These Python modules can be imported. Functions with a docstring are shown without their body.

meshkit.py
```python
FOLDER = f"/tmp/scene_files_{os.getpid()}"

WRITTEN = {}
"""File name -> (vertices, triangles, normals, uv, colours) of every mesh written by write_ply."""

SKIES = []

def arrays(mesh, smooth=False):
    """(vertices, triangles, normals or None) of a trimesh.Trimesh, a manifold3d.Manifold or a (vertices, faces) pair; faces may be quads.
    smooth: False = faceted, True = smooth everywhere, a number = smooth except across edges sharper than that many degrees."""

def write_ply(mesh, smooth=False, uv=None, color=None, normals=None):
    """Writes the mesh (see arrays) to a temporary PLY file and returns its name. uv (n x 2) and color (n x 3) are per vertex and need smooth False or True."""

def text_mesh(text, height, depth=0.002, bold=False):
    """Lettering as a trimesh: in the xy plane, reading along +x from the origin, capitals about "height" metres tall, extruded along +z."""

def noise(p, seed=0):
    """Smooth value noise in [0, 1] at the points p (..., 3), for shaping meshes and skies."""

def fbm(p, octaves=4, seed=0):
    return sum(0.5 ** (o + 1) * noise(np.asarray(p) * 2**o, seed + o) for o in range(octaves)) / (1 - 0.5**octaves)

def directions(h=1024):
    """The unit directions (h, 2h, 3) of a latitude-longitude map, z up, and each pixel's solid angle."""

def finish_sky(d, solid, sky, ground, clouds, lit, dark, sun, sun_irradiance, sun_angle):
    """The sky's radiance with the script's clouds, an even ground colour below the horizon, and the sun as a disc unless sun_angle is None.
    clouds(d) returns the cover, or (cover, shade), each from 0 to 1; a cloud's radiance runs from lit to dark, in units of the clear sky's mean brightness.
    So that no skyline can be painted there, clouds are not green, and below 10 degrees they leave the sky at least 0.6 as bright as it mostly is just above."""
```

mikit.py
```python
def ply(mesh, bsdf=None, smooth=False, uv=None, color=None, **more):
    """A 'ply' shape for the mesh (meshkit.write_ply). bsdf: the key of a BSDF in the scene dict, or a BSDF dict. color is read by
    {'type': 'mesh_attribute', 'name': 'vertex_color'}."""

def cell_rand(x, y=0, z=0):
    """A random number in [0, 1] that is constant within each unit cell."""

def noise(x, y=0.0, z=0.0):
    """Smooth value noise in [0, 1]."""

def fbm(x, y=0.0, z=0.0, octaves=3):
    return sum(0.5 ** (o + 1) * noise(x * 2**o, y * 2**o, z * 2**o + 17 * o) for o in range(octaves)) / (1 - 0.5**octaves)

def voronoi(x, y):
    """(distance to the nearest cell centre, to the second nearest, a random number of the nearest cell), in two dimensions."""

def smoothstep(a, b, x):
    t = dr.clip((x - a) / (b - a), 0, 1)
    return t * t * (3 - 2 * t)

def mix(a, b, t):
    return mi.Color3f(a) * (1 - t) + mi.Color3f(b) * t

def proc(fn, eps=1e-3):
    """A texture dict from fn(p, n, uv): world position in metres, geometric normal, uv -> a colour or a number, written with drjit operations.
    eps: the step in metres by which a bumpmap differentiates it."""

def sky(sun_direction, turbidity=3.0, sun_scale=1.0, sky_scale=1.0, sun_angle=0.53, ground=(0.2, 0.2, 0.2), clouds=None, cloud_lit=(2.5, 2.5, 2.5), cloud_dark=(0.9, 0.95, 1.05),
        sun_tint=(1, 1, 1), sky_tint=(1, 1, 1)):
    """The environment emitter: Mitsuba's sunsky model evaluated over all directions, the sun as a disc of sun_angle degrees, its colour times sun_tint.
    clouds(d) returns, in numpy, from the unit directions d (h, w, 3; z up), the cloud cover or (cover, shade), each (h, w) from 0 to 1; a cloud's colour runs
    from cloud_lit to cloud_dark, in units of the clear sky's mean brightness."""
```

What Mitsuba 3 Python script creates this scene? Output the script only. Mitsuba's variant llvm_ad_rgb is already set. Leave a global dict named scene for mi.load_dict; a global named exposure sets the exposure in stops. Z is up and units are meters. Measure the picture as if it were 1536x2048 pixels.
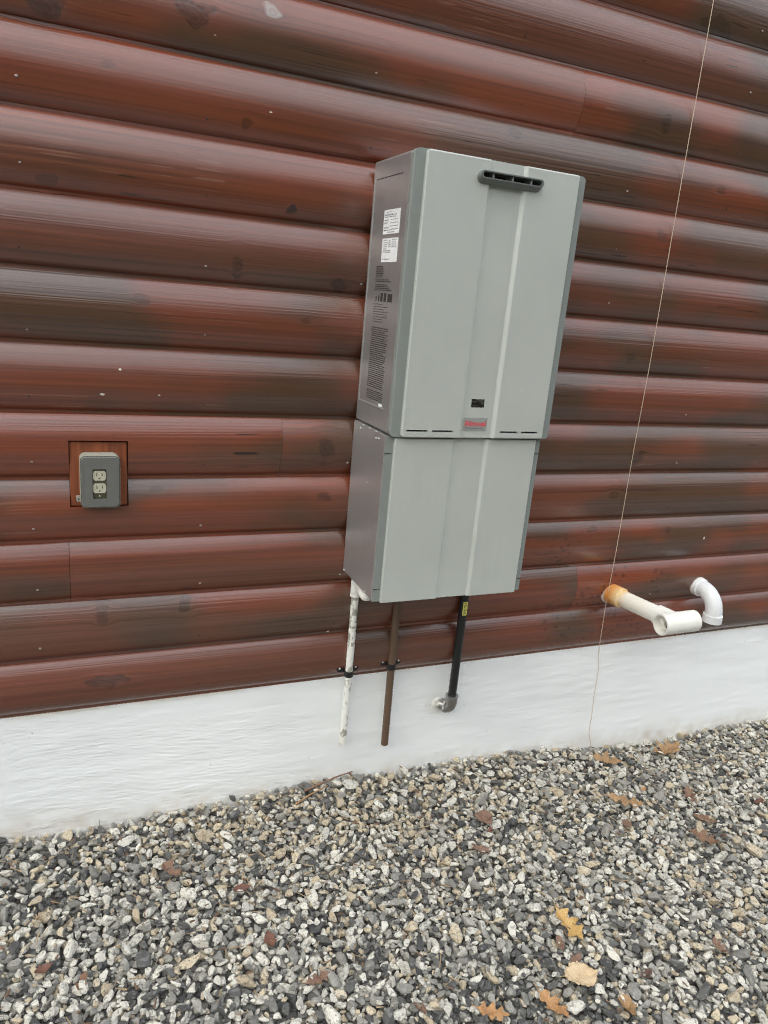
import math, random
import numpy as np, trimesh, mitsuba as mi, drjit as dr
import manifold3d as m3
from shapely.geometry import Polygon
import meshkit, mikit
from mikit import noise, fbm, voronoi, cell_rand, smoothstep, mix

T = mi.ScalarTransform4f
rng = np.random.default_rng(7)
random.seed(7)
scene, labels = {}, {}

# ---------------------------------------------------------------- camera, sky, exposure
EYE = np.array([0.0, -1.95312, 1.14759])
FWD = np.array([0.39028095, 0.87877899, -0.27464206])
UP = np.array([0.02893057, 0.2864458, 0.95765956])
scene['camera'] = {'type': 'perspective', 'fov': 54.809, 'fov_axis': 'x', 'near_clip': 0.05, 'far_clip': 400.0,
                   'to_world': T().look_at(origin=EYE.tolist(), target=(EYE + FWD).tolist(), up=UP.tolist())}
# an even overcast, brighter overhead than at the horizon
scene['sky_light'] = mikit.sky([-0.85, -0.60, 0.95], turbidity=3, sun_scale=0.16, sun_angle=50, sun_tint=(0.86, 1.0, 1.16), clouds=lambda d: (np.ones(d.shape[:2]), 1 - np.clip(d[..., 2], 0, 1)),
                               cloud_lit=(2.48, 2.63, 2.80), cloud_dark=(0.92, 0.97, 1.03), ground=(0.25, 0.24, 0.23))
exposure = 3.15

# ---------------------------------------------------------------- helpers
def M(mesh):
    m = mesh.to_mesh()
    return trimesh.Trimesh(np.array(m.vert_properties[:, :3], float), np.array(m.tri_verts), process=False)
def MF(mesh):
    return m3.Manifold(m3.Mesh(np.asarray(mesh.vertices, np.float32), np.asarray(mesh.faces, np.uint32)))
def box(x0, x1, y0, y1, z0, z1):
    return m3.Manifold.cube([x1 - x0, y1 - y0, z1 - z0]).translate([x0, y0, z0])
def rbox(x0, x1, y0, y1, z0, z1, r, n=16):
    s = m3.Manifold.sphere(r, n)
    return m3.Manifold.batch_hull([s.translate([x, y, z]) for x in (x0 + r, x1 - r) for y in (y0 + r, y1 - r) for z in (z0 + r, z1 - r)])
def cs(pts):
    pts = np.asarray(pts, float)
    a = np.sum(pts[:, 0] * np.roll(pts[:, 1], -1) - np.roll(pts[:, 0], -1) * pts[:, 1])
    return m3.CrossSection([pts if a > 0 else pts[::-1]])
def ext_z(pts, z0, z1):                        # polygon in (x, y), extruded along z
    return cs(pts).extrude(z1 - z0).translate([0, 0, z0])
FRONT = np.array([[1, 0, 0, 0], [0, 0, -1, 0], [0, 1, 0, 0]], float)      # xy -> xz, z -> -y
def ext_y(c, y0, y1):                          # section in (x, z), from y0 towards the viewer to y1 < y0
    c = c if isinstance(c, m3.CrossSection) else cs(c)
    return c.extrude(y0 - y1).transform(FRONT).translate([0, y0, 0])
SIDE = np.array([[0, 0, -1, 0], [-1, 0, 0, 0], [0, 1, 0, 0]], float)      # section in (-y, z), extruded towards -x
def ext_x(c, x0, x1):
    c = c if isinstance(c, m3.CrossSection) else cs(c)
    return c.extrude(x0 - x1).transform(SIDE).translate([x0, 0, 0])
def rrect(x0, x1, z0, z1, r, n=24):
    return m3.CrossSection.square([x1 - x0 - 2 * r, z1 - z0 - 2 * r]).translate([x0 + r, z0 + r]).offset(r, m3.JoinType.Round, 2.0, n)
def cyl(p0, p1, r0, r1=None, n=28):
    p0, p1 = np.asarray(p0, float), np.asarray(p1, float)
    h = np.linalg.norm(p1 - p0)
    m = M(m3.Manifold.cylinder(h, r0, r0 if r1 is None else r1, n))
    m.apply_transform(trimesh.geometry.align_vectors([0, 0, 1], (p1 - p0) / h))
    m.apply_translation(p0)
    return m
def tube(points, radii, n=20, caps=True):      # a swept round tube, closed at both ends
    p = np.asarray(points, float)
    r = np.broadcast_to(radii, (len(p),))
    t = np.gradient(p, axis=0); t /= np.linalg.norm(t, axis=1, keepdims=True)
    a = np.cross(t[0], [0, 0, 1.0] if abs(t[0][2]) < 0.9 else [1.0, 0, 0]); a /= np.linalg.norm(a)
    V = []
    ang = np.arange(n) * 2 * np.pi / n
    for i in range(len(p)):
        a = a - t[i] * (a @ t[i]); a /= np.linalg.norm(a)
        b = np.cross(t[i], a)
        V.append(p[i] + r[i] * (np.cos(ang)[:, None] * a + np.sin(ang)[:, None] * b))
    V = np.vstack(V + [p[:1], p[-1:]])
    F = []
    L = len(p)
    for i in range(L - 1):
        for j in range(n):
            q = [i * n + j, i * n + (j + 1) % n, (i + 1) * n + (j + 1) % n, (i + 1) * n + j]
            F += [[q[0], q[1], q[2]], [q[0], q[2], q[3]]]
    if caps:
        for j in range(n):
            F += [[L * n, (j + 1) % n, j], [L * n + 1, (L - 1) * n + j, (L - 1) * n + (j + 1) % n]]
    return trimesh.Trimesh(V, F, process=False)
def join(*ms):
    return trimesh.util.concatenate([M(m) if isinstance(m, m3.Manifold) else m for m in ms])
def numbered(key):
    if key not in scene and key not in labels and not any(k.startswith(key + '__') for k in scene):
        return key
    i = 1
    while True:
        k = f'{key}_{i:03d}'
        if k not in scene and k not in labels and not any(q.startswith(k + '__') for q in scene):
            return k
        i += 1
def thing(name, label, cat, group=None):
    k = numbered(name)
    labels[k] = {'label': label, 'category': cat}
    if group: labels[k]['group'] = group
    return k
def part(holder, name, mesh, bsdf, smooth=30, label=None, kind=None, **kw):
    k = numbered(f'{holder}__{name}')
    scene[k] = mikit.ply(mesh, bsdf, smooth=smooth, **kw)
    d = {}
    if label: d['label'] = label
    if kind: d['kind'] = kind
    if d: labels[k] = d
    return k

# ---------------------------------------------------------------- materials
def C(*c):
    return {'type': 'rgb', 'value': list(c)}
def mat(key, color, rough=0.5, metallic=0.0, spec=0.5, bump=None, scale=1.0, eta=None, **kw):
    b = {'type': 'principled', 'base_color': color if isinstance(color, dict) else C(*color), 'roughness': rough, 'metallic': metallic, **kw}
    b.update({'eta': eta} if eta else {'specular': spec})
    if bump is not None:
        b = {'type': 'bumpmap', 'arbitrary': bump, 'scale': scale, 'bsdf': b}
    scene[key] = {'type': 'twosided', 'bsdf': b}

E0, H = 0.15506, 0.165
# knots of the logs: x, z, half width, half height, darkness
KNOTS = [(.283, 1.72, .034, .024, .62), (.533, 1.342, .011, .010, 1.15), (.463, 1.762, .020, .014, -.9), (-.017, 1.674, .030, .020, .8), (.102, 1.584, .016, .010, .5), (.414, 1.521, .014, .012, .6),
         (-.024, 1.338, .018, .010, .55), (.40, 1.198, .010, .028, .5), (.175, 1.097, .015, .010, .4), (.581, 1.078, .012, .008, .4), (.671, 1.174, .022, .012, .7),
         (.662, .733, .018, .030, .55), (.211, .627, .016, .008, .45), (.669, .597, .016, .012, .6), (.072, .291, .014, .024, .5), (.284, .295, .014, .022, .55),
         (.087, .09, .040, .014, .75), (1.143, 1.613, .020, .014, .5), (1.645, 1.718, .016, .018, .5), (1.905, 1.568, .016, .010, .5), (1.783, 1.998, .05, .018, .45),
         (1.70, 1.412, .016, .012, .5), (1.667, 1.038, .016, .012, .4), (1.773, .71, .022, .018, .6), (1.636, .457, .020, .012, .5), (1.971, .444, .016, .010, .4), (1.695, .58, .014, .012, .4)]
FLECKS = [(.122, .93, .004, .0025), (.081, .868, .006, .003), (.214, .870, .003, .0022), (.714, .163, .005, .004), (2.148, .408, .004, .005), (.467, 1.551, .004, .0015)]

def wood_at(uv):
    i = dr.floor(uv.x / 20.0)
    x = uv.x - 20.0 * i - 6.0
    z = uv.y
    wx, wz = 1.1 * (noise(x * 45, z * 45, 8) - 0.5), 1.1 * (noise(x * 45, z * 45, 18) - 0.5)
    spread, dark, pale, ring = mi.Float(0), mi.Float(0), mi.Float(0), mi.Float(0)
    for kx, kz, rx, rz, s in KNOTS:
        s = s * 1.22
        qx, qz = (x - kx) / rx + wx, (z - kz) / rz + wz
        r2 = qx * qx + qz * qz
        w = dr.exp(-r2 * 0.35)
        spread += (kz - z) * 0.55 * w
        core = (1 - smoothstep(0.55, 1.25, r2 + 0.5 * (noise(x * 160, z * 160, 3) - 0.5))) * (0.84 + 0.16 * dr.sin(dr.sqrt(r2) * 13.0))
        rim = dr.exp(-dr.square((dr.sqrt(r2) - 1.05) / 0.16))
        if s > 0:
            dark = dr.maximum(dark, s * (0.75 * core + 0.5 * rim))
        else:
            pale = dr.maximum(pale, -s * core)
        ring = dr.maximum(ring, w)
    zz = z + spread + 0.010 * (noise(x * 1.3 + i * 7.3, z * 9.0, i) - 0.5)
    fine = noise(x * 3.0 + i * 11, zz * 420.0, i)
    broad = noise(x * 1.1 + i * 5, zz * 115.0, i + 40)
    return i, x, z, zz, fine, broad, dark, pale

def wood_color(p, n, uv):
    i, x, z, zz, fine, broad, dark, pale = wood_at(uv)
    olive = fbm(x * 2.7 + i * 3.7, z * 5.5, i * 1.3, octaves=3)
    olive = smoothstep(0.45, 0.66, olive + 0.10 * (cell_rand(i, 3) - 0.5) + 0.07 * smoothstep(1.1, 2.0, x))
    wear = smoothstep(0.55, 0.8, fbm(x * 0.9 + i * 8.1, z * 5, i + 9.0, octaves=2))
    red = mix((0.175, 0.040, 0.0165), (0.128, 0.033, 0.016), cell_rand(i, 1))
    c = mix(red, (0.062, 0.035, 0.021), olive * 0.82)
    c = mix(c, (0.085, 0.052, 0.038), wear * 0.35)
    c = c * (0.74 + 0.28 * broad + 0.24 * fine)
    lines = smoothstep(0.62, 0.80, noise(x * 1.7 + i * 3, zz * 330.0, i + 60))
    c = c * (1 - 0.30 * lines * (0.3 + 0.7 * noise(x * 5, z * 30, i)))
    check = smoothstep(0.90, 0.96, noise(x * 7.0 + i * 19, zz * 170.0, i + 77)) * smoothstep(0.62, 0.75, noise(x * 2.1 + i, z * 9, i + 5))
    c = c * (1 - 0.75 * check)
    # pale scratches where the stain has worn along the grain
    s = smoothstep(0.80, 0.9, noise(x * 9 + i * 17, zz * 260, 5)) * smoothstep(0.66, 0.80, fbm(x * 2.6 + i * 2.9, z * 6.5, 70 + i, octaves=2))
    c = mix(c, (0.26, 0.14, 0.10), s * 0.4)
    c = c * (1 - dr.minimum(dark * 0.85, 0.93))
    c = mix(c, (0.30, 0.27, 0.25), pale * (0.5 + 0.5 * fine))
    # dark splashes low down beside the drain pipes
    d, _, w = voronoi(x * 44.0, z * 50.0)
    w = w * smoothstep(0.40, 0.62, fbm(x * 9, z * 11, 2.0))
    spots = (1 - smoothstep(0.22 * w, 0.10 + 0.32 * w, d)) * smoothstep(0.45, 0.60, w)
    c = c * (1 - 0.45 * spots * smoothstep(1.40, 1.52, x) * (1 - smoothstep(1.95, 2.1, x)) * (1 - smoothstep(0.38, 0.50, z)))
    for fx, fz, rx, rz in FLECKS:
        r2 = dr.square((x - fx) / rx) + dr.square((z - fz) / rz)
        c = mix(c, (0.62, 0.56, 0.48), 1 - smoothstep(0.6, 1.1, r2 + 0.7 * (noise(x * 500, z * 500) - 0.5)))
    return c
def wood_bump(p, n, uv):
    i, x, z, zz, fine, broad, dark, pale = wood_at(uv)
    amp = 0.35 + 0.9 * smoothstep(0.4, 0.7, noise(x * 0.8 + i * 3, z * 6, i + 20))
    return (fine * 0.7 + broad * 0.6) * amp - dark * 1.2
def wood_rough(p, n, uv):
    i = dr.floor(uv.x / 20.0)
    x = uv.x - 20 * i
    hole = 0
    for kx, kz, rx, rz, s in KNOTS:
        if s > 0.7: hole = hole + dr.exp(-0.8 * (dr.square((x - 6.0 - kx) / rx) + dr.square((uv.y - kz) / rz)))
    return 0.5 * dr.minimum(hole, 1) + 0.235 + 0.15 * fbm(x * 2.3 + i, uv.y * 9, i, octaves=2)
mat('stained_wood', mikit.proc(wood_color), rough=mikit.proc(wood_rough), eta=1.86, bump=mikit.proc(wood_bump, eps=6e-4), scale=0.00042)
mat('block_wood', mikit.proc(lambda p, n, uv: mix((0.25, 0.070, 0.026), (0.15, 0.043, 0.020), noise(p.x * 60, p.z * 5, p.y * 40)) * (0.8 + 0.4 * noise(p.x * 400, p.z * 14))), rough=0.45)

def plaster_color(p, n, uv):
    d = fbm(p.x * 3, p.z * 5, 2.0)
    c = mix((0.84, 0.858, 0.862), (0.75, 0.765, 0.77), smoothstep(0.35, 0.8, d) * 0.6)
    low = smoothstep(0.10, 0.0, (p.z + 0.385 + 0.035 * p.x) + 0.05 * (fbm(p.x * 9, p.z * 9, 4.0) - 0.5))
    c = mix(c, (0.55, 0.47, 0.38), low * 0.75 * fbm(p.x * 30, p.z * 30, 1.0))
    top = smoothstep(-0.022, 0.0, p.z) * smoothstep(0.5, 0.75, fbm(p.x * 4.0, 1.5, 0.0))
    c = mix(c, (0.55, 0.46, 0.30), top * 0.45)
    sp, _, w = voronoi(p.x * 9, p.z * 9)
    c = mix(c, (0.4, 0.36, 0.31), (1 - smoothstep(0.012, 0.03, sp)) * smoothstep(0.8, 0.84, w) * 0.6)
    # grime round the gas pipe's hole
    r = dr.sqrt(dr.square((p.x - 1.125) / 1.2) + dr.square(p.z + 0.15))
    c = mix(c, (0.5, 0.47, 0.40), (1 - smoothstep(0.018, 0.055, r)) * 0.5 * fbm(p.x * 40, p.z * 40, 3.0))
    return c
def plaster_bump(p, n, uv):
    w = 0.10 * fbm(p.x * 2.3, p.z * 5.0, 5.0) + 0.012 * noise(p.x * 14, p.z * 20)
    a = noise(p.x * 26, (p.z + w) * 170, 0)
    b = noise(p.x * 60 + 5, (p.z + 0.6 * w + 0.15 * p.x * noise(p.x * .7, 3.0)) * 260, 4)
    m = smoothstep(0.35, 0.65, fbm(p.x * 2.2, p.z * 4.0, 8.0))
    return (a + 0.6 * b) * (0.3 + 1.0 * m) + 0.45 * noise(p.x * 190, p.z * 280)
mat('white_parging', mikit.proc(plaster_color), rough=0.75, spec=0.3, bump=mikit.proc(plaster_bump, eps=1.0e-3), scale=0.00078)

def orange_peel(p, n, uv):
    return noise(p.x * 420, p.y * 420, p.z * 420)
def dusty(base, amount=0.15):
    def f(p, n, uv):
        d = fbm(p.x * 6 + 1, p.y * 6, p.z * 4)
        s, _, w = voronoi(p.x * 11 + p.y * 7, p.z * 11)
        c = mi.Color3f(base) * (1 - amount / 2 + amount * d)
        run = smoothstep(0.60, 0.80, noise(p.x * 75, p.y * 75, p.z * 1.6)) * smoothstep(0.45, 0.7, fbm(p.x * 3, p.y * 3, p.z * 2.2))
        c = c * (1 - 0.06 * run)
        return mix(c, (0.62, 0.62, 0.60), (1 - smoothstep(0.015, 0.05, s)) * smoothstep(0.82, 0.86, w) * 0.35)
    return f
mat('grey_paint', mikit.proc(dusty((0.505, 0.525, 0.495))), rough=0.38, metallic=0.22, spec=0.5, bump=mikit.proc(orange_peel, eps=5e-4), scale=0.00006)
mat('frame_plastic', mikit.proc(dusty((0.21, 0.228, 0.216))), rough=0.5, spec=0.45)
def brushed(p, n, uv):
    return mi.Color3f((0.42, 0.415, 0.415)) * (0.96 + 0.05 * noise(p.y * 500, p.z * 6) + 0.06 * fbm(p.y * 8, p.z * 8, 3.0))
mat('brushed_metal', mikit.proc(brushed), rough=0.40, metallic=0.72, spec=0.5)
mat('bright_bead', (0.55, 0.55, 0.54), rough=0.3, metallic=0.6)
mat('dark_cavity', (0.012, 0.012, 0.012), rough=0.7)
mat('vent_plastic', (0.125, 0.135, 0.13), rough=0.42)
mat('window_plastic', mikit.proc(lambda p, n, uv: mix((0.012, 0.012, 0.013), (0.06, 0.06, 0.055), smoothstep(0.4, 0.7, noise(p.x * 130, p.z * 190)))), rough=0.12)
mat('badge_grey', (0.27, 0.275, 0.262), rough=0.4)
mat('print_red', (0.62, 0.035, 0.05), rough=0.4)
mat('print_dark', (0.035, 0.034, 0.034), rough=0.5)
mat('sticker_white', (0.78, 0.80, 0.82), rough=0.35)
mat('print_grey', (0.22, 0.23, 0.24), rough=0.5)
mat('sticker_yellow', (0.78, 0.72, 0.16), rough=0.5)
mat('screw_metal', (0.62, 0.61, 0.58), rough=0.32, metallic=0.7)
mat('nail_pale', (0.34, 0.28, 0.26), rough=0.5, metallic=0.3)
mat('nail_dark', (0.03, 0.018, 0.014), rough=0.7)

def conduit_color(p, n, uv):
    a = fbm(p.x * 90, p.y * 90, p.z * 45, octaves=4)
    g = smoothstep(0.50, 0.60, a) * smoothstep(0.30, 0.48, fbm(p.x * 22, p.y * 22, p.z * 11))
    c = mix((0.72, 0.72, 0.68), (0.25, 0.24, 0.20), g * 0.85)
    return mix(c, (0.6, 0.55, 0.45), 0.3 * smoothstep(0.5, 0.8, noise(p.x * 30, p.y * 30, p.z * 9)))
mat('paint_splashed_white', mikit.proc(conduit_color), rough=0.5)
mat('fitting_white', mikit.proc(lambda p, n, uv: mix((0.76, 0.76, 0.72), (0.5, 0.47, 0.42), smoothstep(0.55, 0.8, fbm(p.x * 60, p.y * 60, p.z * 60)) * 0.6)), rough=0.42)
mat('worn_white', mikit.proc(lambda p, n, uv: mix((0.62, 0.61, 0.57), (0.24, 0.235, 0.22), smoothstep(0.42, 0.6, fbm(p.x * 150, p.y * 150, p.z * 150)))), rough=0.5)
mat('brown_paint', mikit.proc(lambda p, n, uv: mix((0.095, 0.055, 0.036), (0.12, 0.08, 0.05), fbm(p.x * 40, p.y * 40, p.z * 9)) * (0.9 + 0.2 * noise(p.x * 300, p.y * 300, p.z * 200))), rough=0.5)
mat('black_iron', mikit.proc(lambda p, n, uv: mi.Color3f((0.011, 0.0125, 0.0125)) * (0.7 + 0.7 * fbm(p.x * 30, p.y * 30, p.z * 14))), rough=0.42)
mat('black_plastic', (0.012, 0.012, 0.013), rough=0.4)
mat('galvanised', mikit.proc(lambda p, n, uv: mix((0.27, 0.265, 0.25), (0.36, 0.355, 0.34), smoothstep(0.35, 0.7, fbm(p.x * 60, p.y * 60, p.z * 60)))), rough=0.30, metallic=0.8)
def pvc_cream(p, n, uv):
    t = -p.y + 0.022 * (fbm(p.x * 45, p.y * 45, p.z * 45) - 0.5)
    c = mix((0.60, 0.25, 0.065), (0.72, 0.50, 0.24), smoothstep(0.045, 0.085, t))
    c = mix(c, (0.74, 0.70, 0.61), smoothstep(0.075, 0.115, t))
    c = mix(c, (0.73, 0.72, 0.67), smoothstep(0.14, 0.24, t))
    return c * (0.93 + 0.1 * fbm(p.x * 25, p.y * 25, p.z * 25))
mat('cream_pvc', mikit.proc(pvc_cream), rough=0.36)
mat('white_pvc', mikit.proc(lambda p, n, uv: mi.Color3f((0.68, 0.69, 0.70)) * (0.95 + 0.07 * fbm(p.x * 25, p.y * 25, p.z * 25))), rough=0.25)
mat('pipe_inside', mikit.proc(lambda p, n, uv: mix((0.05, 0.05, 0.04), (0.16, 0.155, 0.12), fbm(p.x * 90, p.y * 90, p.z * 90))), rough=0.7)
mat('caulk', (0.72, 0.71, 0.66), rough=0.6)
mat('clear_silicone', (0.42, 0.33, 0.30), rough=0.25)
mat('outlet_grey', mikit.proc(lambda p, n, uv: mi.Color3f((0.128, 0.128, 0.118)) * (0.93 + 0.14 * fbm(p.x * 30, p.y * 30, p.z * 30))), rough=0.5)
mat('outlet_grey_pale', (0.27, 0.265, 0.22), rough=0.5)
mat('outlet_plate', (0.07, 0.068, 0.042), rough=0.5)
mat('receptacle_ivory', (0.55, 0.535, 0.42), rough=0.35)
scene['clear_pane'] = {'type': 'thindielectric', 'int_ior': 1.3}
mat('wire_tan', (0.58, 0.45, 0.33), rough=0.4)

def stone_color(p, n, uv):
    k, r = uv.x, uv.y
    light = mix((0.64, 0.61, 0.535), (0.44, 0.42, 0.37), r)
    grey = mix((0.31, 0.296, 0.262), (0.175, 0.17, 0.155), r)
    dark = mix((0.115, 0.113, 0.108), (0.045, 0.046, 0.046), r)
    tan = mix((0.54, 0.46, 0.33), (0.38, 0.31, 0.215), r)
    c = mi.Color3f(light)
    c = dr.select(k > 0.25, grey, c)
    c = dr.select(k > 0.5, dark, c)
    c = dr.select(k > 0.75, tan, c)
    a = fbm(p.x * 190 + r * 50, p.y * 190, p.z * 190, octaves=3)
    b = noise(p.x * 620, p.y * 620, p.z * 620)
    pale = (k < 0.25) | (k > 0.75)
    speck = smoothstep(0.53, 0.66, a) * dr.select(pale, 0.55, 0.28) + smoothstep(0.70, 0.85, b) * dr.select(pale, 0.35, 0.1)
    c = mix(c, (0.10, 0.10, 0.10), dr.minimum(speck, 0.8))
    vein = smoothstep(0.60, 0.72, noise(p.x * 90 + 9, p.y * 90, p.z * 240))
    c = mix(c, (0.5, 0.5, 0.48), vein * dr.select(pale, 0.2, 0.16))
    return c
mat('stones', mikit.proc(stone_color), rough=0.72, spec=0.4, bump=mikit.proc(lambda p, n, uv: fbm(p.x * 260, p.y * 260, p.z * 260, octaves=2), eps=6e-4), scale=0.0012)
def grit_color(p, n, uv):
    d, e, w = voronoi(p.x * 48, p.y * 48)
    c = mix((0.045, 0.042, 0.038), (0.36, 0.355, 0.34), smoothstep(0.02, 0.2, e - d) * (0.35 + 0.65 * w))
    return c * (0.7 + 0.5 * fbm(p.x * 160, p.y * 160, 1.0))
mat('grit', mikit.proc(grit_color), rough=0.9, spec=0.2)

def leaf_color(a, b):
    def f(p, n, uv):
        c = mix(a, b, smoothstep(0.3, 0.75, fbm(p.x * 55, p.y * 55, p.z * 20)))
        mid = dr.exp(-dr.square(uv.y / 0.0011))
        s = dr.abs(uv.y)
        ph = (uv.x - s * 0.9) * 95.0
        side = smoothstep(0.82, 0.97, dr.abs(2 * (ph - dr.floor(ph)) - 1)) * 0.35
        c = c * (1 + 0.25 * side)
        c = mix(c, mi.Color3f(b) * 1.3, mid * 0.55)
        return c * (0.85 + 0.25 * noise(p.x * 380, p.y * 380, p.z * 380))
    return f
LEAF_TONES = {'yellow': ((0.48, 0.315, 0.12), (0.40, 0.235, 0.085)), 'cream': ((0.56, 0.43, 0.275), (0.48, 0.35, 0.21)), 'orange': ((0.42, 0.235, 0.105), (0.33, 0.17, 0.075)),
              'tan': ((0.36, 0.225, 0.115), (0.26, 0.155, 0.08)), 'brown': ((0.20, 0.115, 0.07), (0.14, 0.078, 0.05)), 'red': ((0.165, 0.075, 0.05), (0.11, 0.052, 0.037)),
              'pink': ((0.215, 0.13, 0.09), (0.15, 0.085, 0.06)), 'dark': ((0.11, 0.065, 0.05), (0.075, 0.045, 0.035))}
for k, (a, b) in LEAF_TONES.items():
    mat('leaf_' + k, mikit.proc(leaf_color(a, b)), rough=0.6, spec=0.35)

mat('dry_needle', mikit.proc(lambda p, n, uv: mix((0.42, 0.31, 0.19), (0.24, 0.16, 0.10), noise(p.x * 60, p.y * 60, p.z * 60))), rough=0.7, spec=0.3)
mat('bark', mikit.proc(lambda p, n, uv: mix((0.21, 0.125, 0.08), (0.10, 0.065, 0.05), noise(p.x * 60, p.y * 60, p.z * 60))), rough=0.8, spec=0.2)
mat('lawn_grass', mikit.proc(lambda p, n, uv: mix((0.055, 0.058, 0.028), (0.085, 0.06, 0.035), fbm(p.x * 2, p.y * 2, 0.0))), rough=0.95, spec=0.1)

# ---------------------------------------------------------------- log siding wall
XA, XB, ROWS = -1.8, 4.8, 20
JOINTS = {2: [1.608], 3: [-.0045], 5: [.535], 11: [1.347]}

def arc_profile(h):
    """(outward depth, height) of one log's face from bottom to top."""
    d0, z0, z1, sag = 0.0095, 0.0105, h - 0.0005, 0.0235
    t = np.linspace(0, 1, 29)
    z = z0 + (z1 - z0) * t
    c = (z1 - z0) / 2
    R = (c * c + sag * sag) / (2 * sag)
    d = d0 + np.sqrt(R * R - (z - (z0 + z1) / 2) ** 2) - (R - sag)
    d[0] -= 0.0016; d[-1] -= 0.0016
    pts = [(0.003, 0.0), (0.003, z0 - 0.0012), (0.0055, z0 - 0.0012)] + list(zip(d, z)) + [(0.0048, h)]
    return np.array(pts)

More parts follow.
